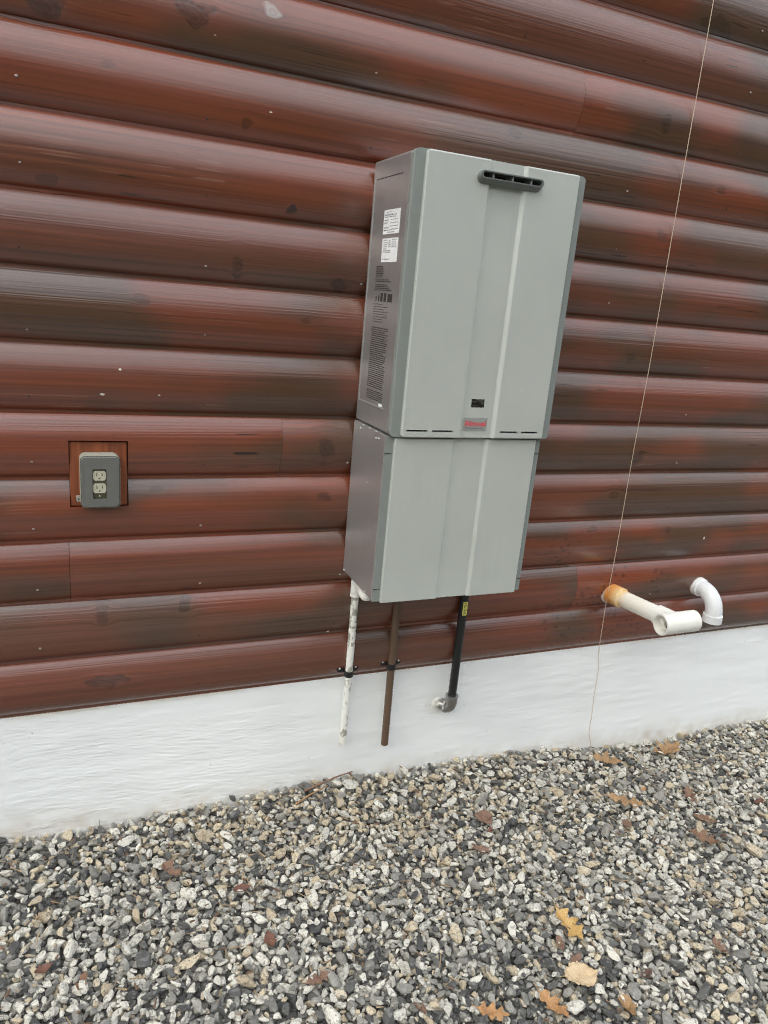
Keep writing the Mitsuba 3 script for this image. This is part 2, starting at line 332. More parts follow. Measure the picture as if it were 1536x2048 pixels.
def log_mesh(row, x0, x1, seed):
    z0 = 0.0 if row == 1 else E0 + (row - 2) * H
    h = E0 if row == 1 else H
    pr = arc_profile(h)
    pr = np.vstack([pr, [(-0.02, h), (-0.02, 0.0)]])
    n = len(pr)
    xs = np.linspace(x0, x1, max(2, int((x1 - x0) / 0.06)))
    bump = rng.normal(0, 0.0008)
    V = []
    for k, x in enumerate(xs):
        w = (meshkit.fbm(np.stack([np.full(n, x * 1.8 + seed * 9.1), pr[:, 1] * 7, np.full(n, seed * 3.3)], -1), 3, seed) - 0.5) * 0.0045
        face = pr[:, 0] > 0.006
        end = min(abs(x - x0), abs(x - x1))
        d = pr[:, 0] + np.where(face, w + bump - (0.0025 if end < 1e-6 else 0), 0)
        V.append(np.stack([np.full(n, x), -d, z0 + pr[:, 1]], -1))
    V = np.vstack(V)
    F = []
    for k in range(len(xs) - 1):
        for j in range(n):
            a, b, c, d = k * n + j, k * n + (j + 1) % n, (k + 1) * n + (j + 1) % n, (k + 1) * n + j
            F += [[a, c, b], [a, d, c]]
    cap = trimesh.creation.triangulate_polygon(Polygon(pr), engine='earcut')
    from scipy.spatial import cKDTree
    idx = cKDTree(pr).query(cap[0])[1]
    f = idx[cap[1]]
    nrm = np.cross(V[f[0][1]] - V[f[0][0]], V[f[0][2]] - V[f[0][0]])[0]
    lo = f if nrm < 0 else f[:, ::-1]
    F += lo.tolist() + (lo[:, ::-1] + (len(xs) - 1) * n).tolist()
    return trimesh.Trimesh(V, F, process=False)

wall = thing('log_siding_wall', 'house wall clad in reddish brown stained half-round logs above the white foundation', 'wall')
part(wall, 'sheathing', box(XA, XB, .0205, .06, -.01, 3.2), 'dark_cavity')
NAILX = -0.487 + 0.406 * np.arange(12)
bid = 0
pocket = box(0.0012, 0.1390, -0.06, -0.006, 0.5840, 0.7540)
for row in range(1, ROWS + 1):
    cuts = [XA] + JOINTS.get(row, []) + [XB]
    z0 = 0.0 if row == 1 else E0 + (row - 2) * H
    for a, b in zip(cuts[:-1], cuts[1:]):
        bid += 1
        m = log_mesh(row, a + (0.0005 if a != XA else 0), b - (0.0005 if b != XB else 0), bid)
        if row in (4, 5) and a < 0.1 < b:
            m = M(MF(trimesh.Trimesh(m.vertices, m.faces, process=True)) - pocket)
        sm = trimesh.graph.smooth_shade(m, angle=math.radians(24), facet_minarea=None)
        v = np.array(sm.vertices)
        fa = np.array(sm.faces)
        uv = np.stack([v[:, 0] + 6.0 + 20.0 * bid, v[:, 2]], -1)
        key = part(wall, 'log', (v, fa), 'stained_wood', smooth=True, uv=uv)
        if row > 14: continue
        for nx in NAILX:
            x, z = nx + rng.normal(0, 0.006), z0 + 0.045 + rng.normal(0, 0.005)
            if not (a + .01 < x < b - .01) or not (-0.3 < x < 3.0): continue
            if -0.02 < x < 0.16 and row in (4, 5): continue
            d = 0.0095 + 0.0235 * (1 - ((z - z0 - 0.0877) / 0.077) ** 2)
            big = rng.random() < 0.40
            disc = trimesh.creation.icosphere(subdivisions=1, radius=1.0)
            disc.apply_scale([0.0036 if big else 0.0028, 0.0012, 0.0030 if big else 0.0024])
            disc.apply_translation([x, -d - 0.0002, z])
            part(key, 'nail_head', disc, 'nail_pale' if big else 'nail_dark', smooth=True)

# ---------------------------------------------------------------- foundation
def foundation():
    nx, nz = 640, 100
    x = np.linspace(XA, XB, nx); z = np.linspace(-0.75, 0.0, nz)
    X, Z = np.meshgrid(x, z, indexing='ij')
    P = np.stack([X * 3.0, Z * 14.0, X * 0 + 2], -1)
    d = (meshkit.fbm(P, 4, 3) - 0.5) * 0.0038 + (meshkit.fbm(np.stack([X * 9, Z * 60, X * 0], -1), 3, 9) - 0.5) * 0.0022
    Y = -0.0005 - d * np.clip(-Z / 0.01, 0, 1)
    V = np.stack([X, Y, Z], -1).reshape(-1, 3)
    idx = np.arange(nx * nz).reshape(nx, nz)
    a, b, c, e = idx[:-1, :-1].ravel(), idx[1:, :-1].ravel(), idx[1:, 1:].ravel(), idx[:-1, 1:].ravel()
    F = np.vstack([np.stack([a, b, c], -1), np.stack([a, c, e], -1)])
    back = M(box(XA, XB, 0.012, 0.2, -0.75, -0.0005))
    return join(trimesh.Trimesh(V, F, process=False), back)
labels['foundation_wall'] = {'label': 'white painted rough concrete foundation between the brown logs and the gravel', 'category': 'foundation'}
scene['foundation_wall'] = mikit.ply(foundation(), 'white_parging', smooth=40)

# ---------------------------------------------------------------- ground and gravel
EX = np.array([-1.8, -.205, -.13, 0, .194, .341, .4956, .6917, .83, .954, 1.109, 1.412, 1.589, 1.85, 2.131, 2.397, 2.683, 2.793, 4.8])
EZ = np.array([-.385, -.381, -.389, -.405, -.388, -.388, -.381, -.371, -.369, -.387, -.387, -.3915, -.408, -.4476, -.476, -.467, -.4647, -.4697, -.49])
def zground(x, y):
    w = np.exp(np.minimum(y, 0) / 0.22)
    far = -0.402 - 0.022 * np.clip(x, -2, 5)
    return np.interp(x, EX, EZ) * w + far * (1 - w)
def ground_mesh():
    x = np.concatenate([[-60, -20, -6], np.linspace(-1.8, 4.8, 70), [8, 20, 60]])
    y = np.concatenate([[-60, -25, -10, -5], np.linspace(-3, 0.01, 40)])
    X, Y = np.meshgrid(x, y, indexing='ij')
    Z = zground(X, Y) - 0.030
    V = np.stack([X, Y, Z], -1).reshape(-1, 3)
    idx = np.arange(len(x) * len(y)).reshape(len(x), len(y))
    a, b, c, e = idx[:-1, :-1].ravel(), idx[1:, :-1].ravel(), idx[1:, 1:].ravel(), idx[:-1, 1:].ravel()
    return trimesh.Trimesh(V, np.vstack([np.stack([a, b, c], -1), np.stack([a, c, e], -1)]), process=False)
scene['lawn'] = mikit.ply(M(box(-60, 60, -60, -2.6, -.60, -.395)), 'lawn_grass', smooth=False)
labels['lawn'] = {'kind': 'structure'}
scene['ground'] = mikit.ply(ground_mesh(), 'grit', smooth=True)
labels['ground'] = {'kind': 'structure'}

def stone_variants(sub, n, seed):
    r = np.random.default_rng(seed)
    s = trimesh.creation.icosphere(subdivisions=sub)
    out = []
    for _ in range(n):
        v = s.vertices.copy()
        k = r.integers(8, 13)
        nn = r.normal(size=(k, 3)); nn /= np.linalg.norm(nn, axis=1, keepdims=True)
        dd = r.uniform(0.36, 0.86, k)
        c = v @ nn.T
        rad = np.min(np.where(c > 0.05, dd / np.maximum(c, 0.05), 9), axis=1)
        rad = np.minimum(rad, 1.12)
        rad *= 1 + r.normal(0, 0.012, len(rad))
        out.append((v * rad[:, None], s.faces))
    return out
BIG, SMALL = stone_variants(2, 24, 1), stone_variants(1, 24, 2)
VIEW = np.array([(-.42, .0), (-.42, -.72), (0.35, -.98), (1.42, -1.32), (1.75, -1.02), (2.75, -.30), (3.2, .0)])

def inside(poly, x, y):
    res = np.zeros(np.shape(x), bool)
    j = len(poly) - 1
    for i in range(len(poly)):
        xi, yi, xj, yj = *poly[i], *poly[j]
        cond = ((yi > y) != (yj > y)) & (x < (xj - xi) * (y - yi) / (yj - yi + 1e-12) + xi)
        res ^= cond
        j = i
    return res
G0, GS = np.array([-0.5, -1.4]), 0.003
GX, GY = int(3.8 / GS), int(1.4 / GS)
gx, gy = np.meshgrid(G0[0] + (np.arange(GX) + .5) * GS, G0[1] + (np.arange(GY) + .5) * GS, indexing='ij')
HM = zground(gx, gy) - 0.029
TOP = zground(gx, gy)
def gravel():
    r = np.random.default_rng(11)
    V, F, UV, BOX, off, tris = [], [], [], [], 0, 0
    N = 33000
    cand = r.uniform([-.42, -1.32], [3.2, 0.0], (N * 14, 2))
    cand = cand[inside(VIEW, cand[:, 0], cand[:, 1])]
    per = 6
    tone = lambda x, y: meshkit.fbm(np.array([[x * 2.3, y * 2.3, 4.0]]), 3, 5)[0]
    K = len(cand) // per
    for i in range(min(N, K)):
        late = i / N
        s = float(np.clip(r.lognormal(math.log(0.0077), 0.40), 0.0033, 0.0175))
        if late > 0.5 and r.random() < 0.16: s *= 1.25
        a, b, c = s * r.uniform(1.05, 1.6), s * r.uniform(.75, 1.05), s * r.uniform(.5, .85)
        best = None
        for q in range(per):
            x, y = cand[i * per + q]
            if y > -b * 0.9: y = -b * 0.9 - r.random() * 0.004
            ix, iy = int((x - G0[0]) / GS), int((y - G0[1]) / GS)
            k = max(1, int(b / GS))
            sub = HM[max(ix - k, 0):ix + k + 1, max(iy - k, 0):iy + k + 1] - TOP[ix, iy]
            if sub.size == 0: continue
            hgt = sub.max() * 0.6 + sub.mean() * 0.4
            if best is None or hgt < best[0]: best = (hgt, x, y)
        hgt, x, y = best
        if hgt > 0.004: continue
        yaw = r.uniform(0, 2 * np.pi)
        k = int(a / GS) + 1
        ix, iy = int((x - G0[0]) / GS), int((y - G0[1]) / GS)
        x0, x1, y0, y1 = max(ix - k, 0), min(ix + k + 1, GX), max(iy - k, 0), min(iy + k + 1, GY)
        dx, dy = gx[x0:x1, y0:y1] - x, gy[x0:x1, y0:y1] - y
        u, v = (dx * math.cos(yaw) + dy * math.sin(yaw)) / a, (-dx * math.sin(yaw) + dy * math.cos(yaw)) / b
        q2 = u * u + v * v
        bulge = c * 0.85 * np.sqrt(np.clip(1 - q2, 0, 1))
        patch = HM[x0:x1, y0:y1]
        near = q2 < 0.7
        if not near.any(): continue
        zc = np.quantile((patch - -bulge * 0.9)[near], 0.80) - 0.0008
        HM[x0:x1, y0:y1] = np.where(q2 < 1, np.maximum(patch, zc + bulge), patch)
        sv, sf = (BIG if (late > 0.5 and s > 0.0092) else SMALL)[r.integers(24)]
        p = sv * [a, b, c]
        tx, ty = r.normal(0, 0.34, 2)
        Rm = trimesh.transformations.euler_matrix(tx, ty, yaw)[:3, :3]
        p = p @ Rm.T + [x, y, zc]
        p[:, 1] = np.minimum(p[:, 1], 0.004)
        t = tone(x, y)
        warm = math.exp(-((x - 0.75) / 0.55) ** 2) * math.exp(-((y + 0.12) / 0.2) ** 2)
        gloom = math.exp(-((x - 0.95) / 0.30) ** 2 - ((y + 0.93) / 0.22) ** 2) + 0.5 * math.exp(-((x + 0.15) / 0.3) ** 2 - ((y + 0.1) / 0.15) ** 2)
        w = np.array([0.50 - 0.25 * gloom, 0.26 + 0.1 * (t - .5), 0.13 + 0.22 * gloom + 0.25 * max(0, t - 0.5), 0.15 + 0.42 * warm])
        kind = r.choice(4, p=w / w.sum())
        V.append(p); F.append(sf + off); off += len(p); tris += len(sf)
        UV.append(np.tile([kind * 0.25 + 0.12, r.random()], (len(p), 1)))
        BOX.append((x0, x1, y0, y1, zc + bulge, q2 < 0.85))
    # leave out the stones that ended up wholly buried under later ones
    V2, F2, U2, off = [], [], [], 0
    start = 0
    for v, f, u, (x0, x1, y0, y1, top, foot) in zip(V, F, UV, BOX):
        seen = ((HM[x0:x1, y0:y1] - top) < 0.0022) & foot
        if seen.sum() >= 2:
            V2.append(v); F2.append(f - start + off); U2.append(u); off += len(v)
        start += len(v)
    print('stones', len(V), 'kept', len(V2), 'tris', sum(map(len, F2)))
    return np.vstack(V2), np.vstack(F2), np.vstack(U2)
gv, gf, guv = gravel()
nrm = trimesh.Trimesh(gv, gf, process=False)
scene['gravel'] = mikit.ply((gv[gf].reshape(-1, 3), np.arange(len(gf) * 3).reshape(-1, 3)), 'stones', smooth=False, uv=guv[gf].reshape(-1, 2))
labels['gravel'] = {'label': 'loose crushed gravel of white, grey, dark and tan stones along the foundation', 'category': 'gravel', 'kind': 'stuff'}

def surface(x, y, rad=0.012):
    k = int(rad / GS)
    ix, iy = int((x - G0[0]) / GS), int((y - G0[1]) / GS)
    ix, iy = min(max(ix, k), GX - k - 1), min(max(iy, k), GY - k - 1)
    return float(np.quantile(HM[ix - k:ix + k + 1, iy - k:iy + k + 1], 0.85))

# ---------------------------------------------------------------- water heater
XL, XR, ZT, ZB = .7407, 1.2136, 1.4821, .8220
wh = thing('water_heater', 'tall grey tankless water heater cabinet, the upper of the two cabinets on the wall', 'water heater')
part(wh, 'body', rbox(XL, XR, -.2635, -.031, ZB + .001, ZT - .001, .007), 'brushed_metal', label='brushed dark metal case side')
frame = ext_z([(XL - .0012, -.2630), (XL - .0012, -.276), (XL + .0015, -.2785), (XL + .0255, -.2815), (XR - .0255, -.2815), (XR - .0015, -.2785), (XR + .0012, -.276), (XR + .0012, -.2630)], ZB - .002, ZT + .002)
frame = frame ^ ext_y(rrect(XL - .0012, XR + .0012, ZB - .002, ZT + .002, .014), -.2, -.3)
frame = frame - ext_y(rrect(.9015, 1.0725, 1.4305, 1.4545, .0115), -.2625, -.31)
part(wh, 'cover_frame', frame, 'frame_plastic', label='darker grey frame round the front cover')
def panel(x0, x1, z0, z1, yb, yf, c0, c1, ramp, depth, r, rc):
    pts = [(x0, yb)]
    for t in np.linspace(0, np.pi / 2, 6): pts.append((x0 + r * (1 - math.sin(t + 0) if False else 1 - math.cos(t)), yf + r - r * math.sin(t)))
    def ease(a, b, ya, yb_):
        return [(a + (b - a) * t, ya + (yb_ - ya) * (3 * t * t - 2 * t ** 3)) for t in np.linspace(0, 1, 8)]
    pts += ease(c0 - ramp / 2, c0 + ramp / 2, yf, yf + depth) + ease(c1 - ramp / 2, c1 + ramp / 2, yf + depth, yf)
    for t in np.linspace(np.pi / 2, 0, 6): pts.append((x1 - r * (1 - math.cos(t)), yf + r - r * math.sin(t)))
    pts.append((x1, yb))
    m = ext_z(pts, z0, z1)
    side = [(-yb, z0)] + [(-yf - r + r * math.sin(t), z0 + r * (1 - math.cos(t))) for t in np.linspace(0, np.pi / 2, 6)] + [(-yf - r + r * math.sin(t), z1 - r * (1 - math.cos(t))) for t in np.linspace(np.pi / 2, 0, 6)] + [(-yb, z1)]
    # round the front edges at top and bottom, keeping the recessed middle
    m = m ^ ext_x(cs(side), x1 + .01, x0 - .01) if r else m
    return m ^ ext_y(rrect(x0, x1, z0, z1, rc), -.2, -.32)
PX0, PX1 = XL + .0262, XR - .0268
fp = panel(PX0, PX1, ZB - .0005, ZT + .0012, -.270, -.2915, .9345, 1.0315, .0105, .0090, .0035, .009)
SLOTS = [(.7785, .839), (.8505, .9115), (1.0500, 1.1058), (1.1165, 1.1695)]
for a, b in SLOTS:
    fp = fp - ext_y(rrect(a, b, .8362, .8412, .0024), -.279, -.31)
fp = fp - ext_y(rrect(.9595, .9985, .9005, .9225, .002), -.2765, -.31)
fp = fp - ext_y(rrect(.9015, 1.0725, 1.4305, 1.4545, .0115), -.265, -.31)
part(wh, 'front_panel', fp, 'grey_paint', smooth=False, label='pale grey front panel with a recessed centre band')
for a, b in SLOTS:
    part(wh, 'drain_slot', ext_y(rrect(a + .0002, b - .0002, .8364, .8410, .0022), -.2780, -.2830), 'dark_cavity')
w = part(wh, 'display_window', ext_y(rrect(.9597, .9983, .9007, .9223, .0018), -.2760, -.2818), 'window_plastic')
# flue outlet: a rounded collar with fins
col = m3.CrossSection
outer, tip, inner = rrect(.8985, 1.0755, 1.4285, 1.4565, .0138), rrect(.9005, 1.0735, 1.4385, 1.4560, .0086), rrect(.9060, 1.0685, 1.4412, 1.4533, .0058)
collar = m3.Manifold.batch_hull([ext_y(outer, -.281, -.2945), ext_y(tip, -.281, -.3075)]) - ext_y(inner, -.270, -.32)
vent = part(wh, 'exhaust_outlet', collar, 'vent_plastic')
part(vent, 'opening', ext_y(rrect(.902, 1.072, 1.4260, 1.4530, .013), -.2632, -.2670), 'dark_cavity')
for x in (.936, .989, 1.041):
    part(vent, 'fin', ext_y(rrect(x - .0015, x + .0015, 1.4416, 1.4530, .0012), -.2672, -.3030), 'frame_plastic')
def front_text(text, h, x, z, y, depth=.0006, bold=False, width=None):
    t = meshkit.text_mesh(text, h, depth, bold)
    if width: t.apply_scale([width / t.extents[0], 1, 1])
    m4 = np.eye(4); m4[:3, :3] = FRONT[:, :3]; m4[:3, 3] = [x, y, z]
    t.apply_transform(m4)
    return t
bd = part(wh, 'name_plate', ext_y(rrect(.9425, 1.0120, .8415, .8745, .0015), -.2815, -.2845), 'badge_grey')
part(bd, 'lettering', front_text('Rinnai', .0125, .9455, .8525, -.2843, .0006, True, .0615), 'print_red', smooth=False)
def bars(rows, y):
    return join(*[M(ext_y(rrect(a, b, z, z + h, min(h, b - a) * .2), y, y - .0004)) for a, b, z, h in rows])
r2 = np.random.default_rng(4)
xx, rows = .9455, []
while xx < 1.000:
    wdt = r2.uniform(.002, .005); rows.append((xx, min(xx + wdt, 1.003), .8462, .0021)); xx += wdt + .0009
part(bd, 'small_print', bars(rows, -.2843), 'print_dark', smooth=False)
# case side: embossed bead, stickers and printed notices
XS = XL - .0002
bead = join(M(ext_x(rrect(.0465, .0488, .881, 1.436, .001), XS, XS - .0014)), M(ext_x(rrect(.0465, .226, .879, .8812, .001), XS, XS - .0014)))
part(wh, 'label_border', bead, 'bright_bead')
part(wh, 'pressed_groove', M(ext_x(rrect(.056, .2215, 1.4352, 1.4372, .0008), XS, XS - .0006)), 'print_dark')
def side_rows(u0, u1, z0, z1, pitch, thick, seed, ragged=.25, words=True):
    r, out, z = np.random.default_rng(seed), [], z1
    while z - thick > z0:
        end = u1 - (u1 - u0) * (r.random() ** 2) * ragged * (2 if r.random() < .2 else 1)
        u = u0
        while u < end:
            wd = r.uniform(.006, .020) if words else end - u
            out.append(M(ext_x(m3.CrossSection.square([min(u + wd, end) - u, thick]).translate([u, z - thick]), XS - SX, XS - SX - .0003)))
            u += wd + .0016
        z -= pitch * (1 if r.random() > .07 else 1.9)
    return out
SX = 0.0
def sticker(u0, u1, z0, z1, seed, blocks):
    global SX
    k = part(wh, 'data_sticker', M(ext_x(rrect(u0, u1, z0, z1, .001), XS, XS - .0005)), 'sticker_white')
    SX = .0004
    o = []
    for (a, b, c, d, p, t) in blocks:
        o += side_rows(u0 + a * (u1 - u0), u0 + b * (u1 - u0), z0 + c * (z1 - z0), z0 + d * (z1 - z0), p, t, seed); seed += 1
    part(k, 'small_print', join(*o), 'print_grey', smooth=False)
    SX = 0.0
sticker(.1255, .2255, 1.3030, 1.3590, 20, [(.08, .62, .80, .92, .0046, .0016), (.06, .94, .66, .80, .0042, .0020), (.05, .34, .12, .60, .0060, .0026), (.44, .92, .14, .60, .0075, .0018), (.30, .75, .02, .09, .005, .002)])
sticker(.1280, .2258, 1.2370, 1.2930, 30, [(.08, .36, .52, .94, .0050, .0018), (.42, .56, .62, .92, .0046, .0026), (.62, .92, .54, .94, .0042, .0016), (.08, .62, .34, .50, .0046, .0020), (.06, .55, .04, .14, .0048, .0018)])
o = side_rows(.100, .150, 1.198, 1.228, .0042, .0022, 40) + side_rows(.100, .212, 1.168, 1.196, .0042, .0022, 41)
o += [M(ext_x(rrect(a, b, 1.142, c, .002), XS, XS - .0003)) for a, b, c in [(.190, .218, 1.162), (.165, .180, 1.163), (.143, .158, 1.163), (.128, .136, 1.157), (.112, .118, 1.155)]]
o += side_rows(.100, .205, 1.088, 1.136, .0062, .0016, 43, .5) + side_rows(.100, .212, .893, 1.078, .0052, .0022, 44, .12)
part(wh, 'printed_notice', join(*o), 'print_dark', smooth=False, label='dark printed notice text on the case side')
part(wh, 'barcode_label', M(ext_x(rrect(.188, .212, .883, .890, .0008), XS, XS - .0005)), 'sticker_white')
def screw(holder, x, u, z, r=.0032):
    s = trimesh.creation.icosphere(subdivisions=2, radius=1.0); s.apply_scale([r * .7, r, r]); s.apply_translation([x, -u, z])
    part(holder, 'screw', s, 'screw_metal', smooth=True)

# ---------------------------------------------------------------- pipe cover under the heater
QL, QR, QZ0, QZ1 = .7375, 1.1985, .3700, .8195
pc = thing('pipe_cover', 'plain grey metal pipe cover, the lower of the two cabinets on the wall', 'pipe cover')
part(pc, 'body', rbox(QL, QR, -.262, -.031, QZ0 + .001, QZ1, .003, 8), 'brushed_metal', label='brushed dark metal side plate')
fr = ext_z([(QL - .001, -.2615), (QL - .001, -.2662), (QL + .0195, -.2682), (QR - .0195, -.2682), (QR + .001, -.2662), (QR + .001, -.2615)], QZ0, QZ1 - .001)
part(pc, 'cover_frame', fr, 'frame_plastic', label='darker grey edge strips of the cover')
for z in (.775, .405):
    part(pc, 'strip_joint', box(QL - .0014, QL + .0190, -.2687, -.2655, z, z + .0012), 'dark_cavity')
    part(pc, 'strip_joint', box(QR - .0190, QR + .0014, -.2687, -.2655, z, z + .0012), 'dark_cavity')
part(pc, 'front_panel', panel(QL + .0205, QR - .0200, QZ0 - .002, QZ1 - .003, -.262, -.2775, .9250, 1.0240, .0100, .0075, .002, .002), 'grey_paint', smooth=False, label='pale grey lower panel with a recessed centre band')
part(pc, 'side_seam', box(QL - .0012, QL + .001, -.2625, -.2600, QZ0, QZ1 - .001), 'bright_bead')
part(pc, 'side_flange', box(XL - .0030, XL - .0005, -.255, -.034, QZ1 - .0052, QZ1 - .0012), 'brushed_metal')
for u, z in [(.086, .8060), (.108, .8180), (.1538, .8180), (.198, .8180), (.2004, .8010), (.2195, .8040), (.0425, .376), (.211, .376), (.165, .674)]:
    screw(pc, QL - .0008, u, z, .0034 if z != .674 else .0018)

# ---------------------------------------------------------------- conduits and gas pipe
wc = thing('white_conduit', 'white conduit pipe splashed with grey paint below the left edge of the pipe cover', 'pipe')
CW = np.array([.7800, -.040])
wob = lambda z: [CW[0] - 0.002 * (z < 0) * abs(z) / .2, CW[1], z]
part(wc, 'pipe', tube([wob(z) for z in np.linspace(.345, -.222, 24)], .0112, 24), 'paint_splashed_white', smooth=40)
part(wc, 'coupling', join(cyl([.780, -.040, .292], [.780, -.040, .360], .0150), cyl([.780, -.040, .289], [.780, -.040, .295], .0158)), 'fitting_white')
part(wc, 'elbow_fitting', tube([[.772, -.085, .372], [.770, -.105, .352], [.767, -.130, .342], [.763, -.160, .341], [.760, -.178, .347], [.759, -.186, .356]], [.010, .0155, .0165, .0160, .0135, .008], 20), 'fitting_white', smooth=40)
def strap(x, y, r, z, holder_label):
    k = thing('pipe_strap', holder_label, 'pipe clamp')
    ring = cyl([x, y, z - .009], [x, y, z + .009], r + .0028)
    part(k, 'band', join(ring), 'black_plastic')
    for s in (-1, 1):
        ear = ext_y(rrect(x + s * (r + .014) - .010, x + s * (r + .014) + .010, z + .002, z + .022, .008), -.008, -.0275)
        arm = box(min(x + s * r, x + s * (r + .020)), max(x + s * r, x + s * (r + .020)), -.029, -.012, z + .001, z + .014)
        part(k, 'ear', join(ear + arm), 'black_plastic')
        sc = trimesh.creation.icosphere(subdivisions=2, radius=1.0); sc.apply_scale([.0036, .0026, .0036]); sc.apply_translation([x + s * (r + .015), -.0280, z + .0120])
        part(k, 'screw', sc, 'screw_metal', smooth=True)
strap(.7795, -.040, .0112, .031, 'black plastic strap holding the white paint-splashed conduit at the foundation edge')
bc = thing('brown_conduit', 'brown painted conduit pipe between the white conduit and the black gas pipe', 'pipe')
part(bc, 'pipe', tube([[.925 + .0028 * np.clip(-z / .25, 0, 1), -.036, z] for z in np.linspace(.40, -.2485, 20)], .0118, 24), 'brown_paint', smooth=40)
strap(.925, -.036, .0118, .036, 'black plastic strap holding the brown conduit at the foundation edge')
gp = thing('gas_pipe', 'black iron gas pipe dropping from the cabinet to a grey elbow in the foundation', 'pipe')
GXP, GYP, GZ = 1.1590, -.0375, -.1463
part(gp, 'pipe', cyl([GXP, GYP, -.105], [GXP - .004, GYP - .010, .42], .0137, n=32), 'black_iron', smooth=40)
a = np.linspace(0, np.pi / 2, 9)
W0, W1 = np.array([1.1265, .004, GZ]), np.array([GXP, GYP, GZ])
dirh = (W1 - W0) / np.linalg.norm(W1 - W0)
bend = [W1 - dirh * .024 + dirh * .024 * math.sin(t) + np.array([0, 0, .024 * (1 - math.cos(t)) - .006]) for t in a]
elb = join(tube(bend, .0190, 28), cyl(W1 + [0, 0, .018], W1 + [0, 0, .044], .0200, n=28), cyl(W1 + [0, 0, .039], W1 + [0, 0, .0465], .0215, n=28),
           cyl(W1 - dirh * .036, W1 - dirh * .018, .0205, n=28))
part(gp, 'elbow', elb, 'galvanised', smooth=35)
part(gp, 'nipple', join(cyl(W0, W1 - dirh * .02, .0150), cyl(W1 - dirh * .0215, W1 - dirh * .0165, .0213), cyl(W1 - dirh * .046, W1 - dirh * .042, .0165)), 'worn_white')
pat = trimesh.creation.icosphere(subdivisions=2, radius=1.0); pat.apply_scale([.0215, .008, .021]); pat.apply_translation([1.1265, .001, GZ - .001])
part(gp, 'sealant', pat, 'caulk', smooth=True)
# yellow tag, wrapped on the pipe towards the room side
def wrapped(mesh, cx, cy, r, ang0, z0):
    v = mesh.vertices.copy(); th = ang0 + v[:, 0] / r; rr = r + v[:, 2]
    return trimesh.Trimesh(np.stack([cx + rr * np.sin(th), cy - rr * np.cos(th), z0 + v[:, 1]], -1), mesh.faces, process=False)
tagm = trimesh.creation.box([.0165, .046, .0006]).subdivide_to_size(.003)
px, py = GXP - .0026, GYP - .0065
tk = part(gp, 'pipe_tag', wrapped(tagm, px, py, .0140, -.05, .222), 'sticker_yellow', smooth=40, label='yellow sticker with dark lettering')
tx = meshkit.text_mesh('POL GAS', .0092, .0003, True); tx.apply_scale([.040 / tx.extents[0], 1, 1])
tx.apply_translation([-tx.bounds[:, 0].mean(), -tx.bounds[:, 1].mean(), .0004])
tx.apply_transform(trimesh.transformations.rotation_matrix(-np.pi / 2, [0, 0, 1]))
part(tk, 'lettering', wrapped(tx, px, py, .0140, -.05, .222), 'print_dark', smooth=False)

# ---------------------------------------------------------------- drain pipes
dp = thing('drain_pipe', 'cream plastic drain pipe with orange stained base and open tee end', 'pipe')
P0, P1 = np.array([1.7590, .002, .2165]), np.array([1.8080, -.2950, .2190])
ax = (P1 - P0) / np.linalg.norm(P1 - P0)
def ring_pipe(p0, p1, ro, ri, n=40):
    d = (p1 - p0) / np.linalg.norm(p1 - p0)
    m = MF(trimesh.Trimesh(cyl(p0, p1, ro, n=n).vertices, cyl(p0, p1, ro, n=n).faces, process=True)) - MF(trimesh.Trimesh(cyl(p0 - d * .002, p1 + d * .002, ri, n=n).vertices, cyl(p0, p1, ri, n=n).faces, process=True))
    return m
cup = join(cyl(P0 - ax * .015, P0 + ax * .078, .0355, n=40), cyl(P0 + ax * .078, P0 + ax * .082, .0355, .0325, n=40))
part(dp, 'coupling', cup, 'cream_pvc', smooth=35, label='coupling stained orange where it leaves the wall')
part(dp, 'pipe', cyl(P0 + ax * .07, P1 - ax * .02, .0285, n=40), 'cream_pvc', smooth=35)
tdir = np.array([1.0, -.04, .03]); tdir /= np.linalg.norm(tdir)
TC = P1 + tdir * .006
A, B = TC - tdir * .066, TC + tdir * .072
toMF = lambda m: MF(trimesh.Trimesh(m.vertices, m.faces, process=True))
tee = toMF(cyl(A, B, .0352, n=48)) + toMF(cyl(P1 - ax * .070, P1, .0338, n=48))
tee = tee - toMF(cyl(A - tdir * .01, A + tdir * .040, .0300, n=48)) - toMF(cyl(B - tdir * .040, B + tdir * .01, .0300, n=48)) - toMF(cyl(A, B, .0262, n=48))
part(dp, 'tee_fitting', M(tee), 'cream_pvc', smooth=35)
part(dp, 'pipe_bore', cyl(TC - tdir * .0255, TC - tdir * .016, .0295, n=32), 'pipe_inside')
foam = trimesh.creation.icosphere(subdivisions=3, radius=1.0); foam.apply_scale([.043, .012, .041])
foam.vertices *= 1 + 0.18 * (meshkit.fbm(foam.vertices * 3, 3, 4)[:, None] - .5); foam.apply_translation([1.7620, -.026, .2165])
part(dp, 'sealant', foam, 'clear_silicone', smooth=True)
wp = thing('vent_elbow', 'bright white plastic pipe elbow curving down from the log wall, right of the cream pipe', 'pipe')
V0 = np.array([2.1730, 0.0, .2150]); RB = .071
arc = [V0 + [0, -.052 - RB * math.sin(t), -RB * (1 - math.cos(t))] for t in np.linspace(0, np.pi / 2, 15)]
arc = [V0 + [0, .01, 0], V0 + [0, -.02, 0]] + arc + [arc[-1] + [0, 0, -.010]]
part(wp, 'pipe', tube(arc, .0300, 36), 'white_pvc', smooth=40)
part(wp, 'wall_hub', join(cyl(V0 + [0, .006, 0], V0 + [0, -.046, 0], .0350, n=40), cyl(V0 + [0, -.046, 0], V0 + [0, -.049, 0], .0350, .0320, n=40)), 'white_pvc', smooth=35)
ez = arc[-1]
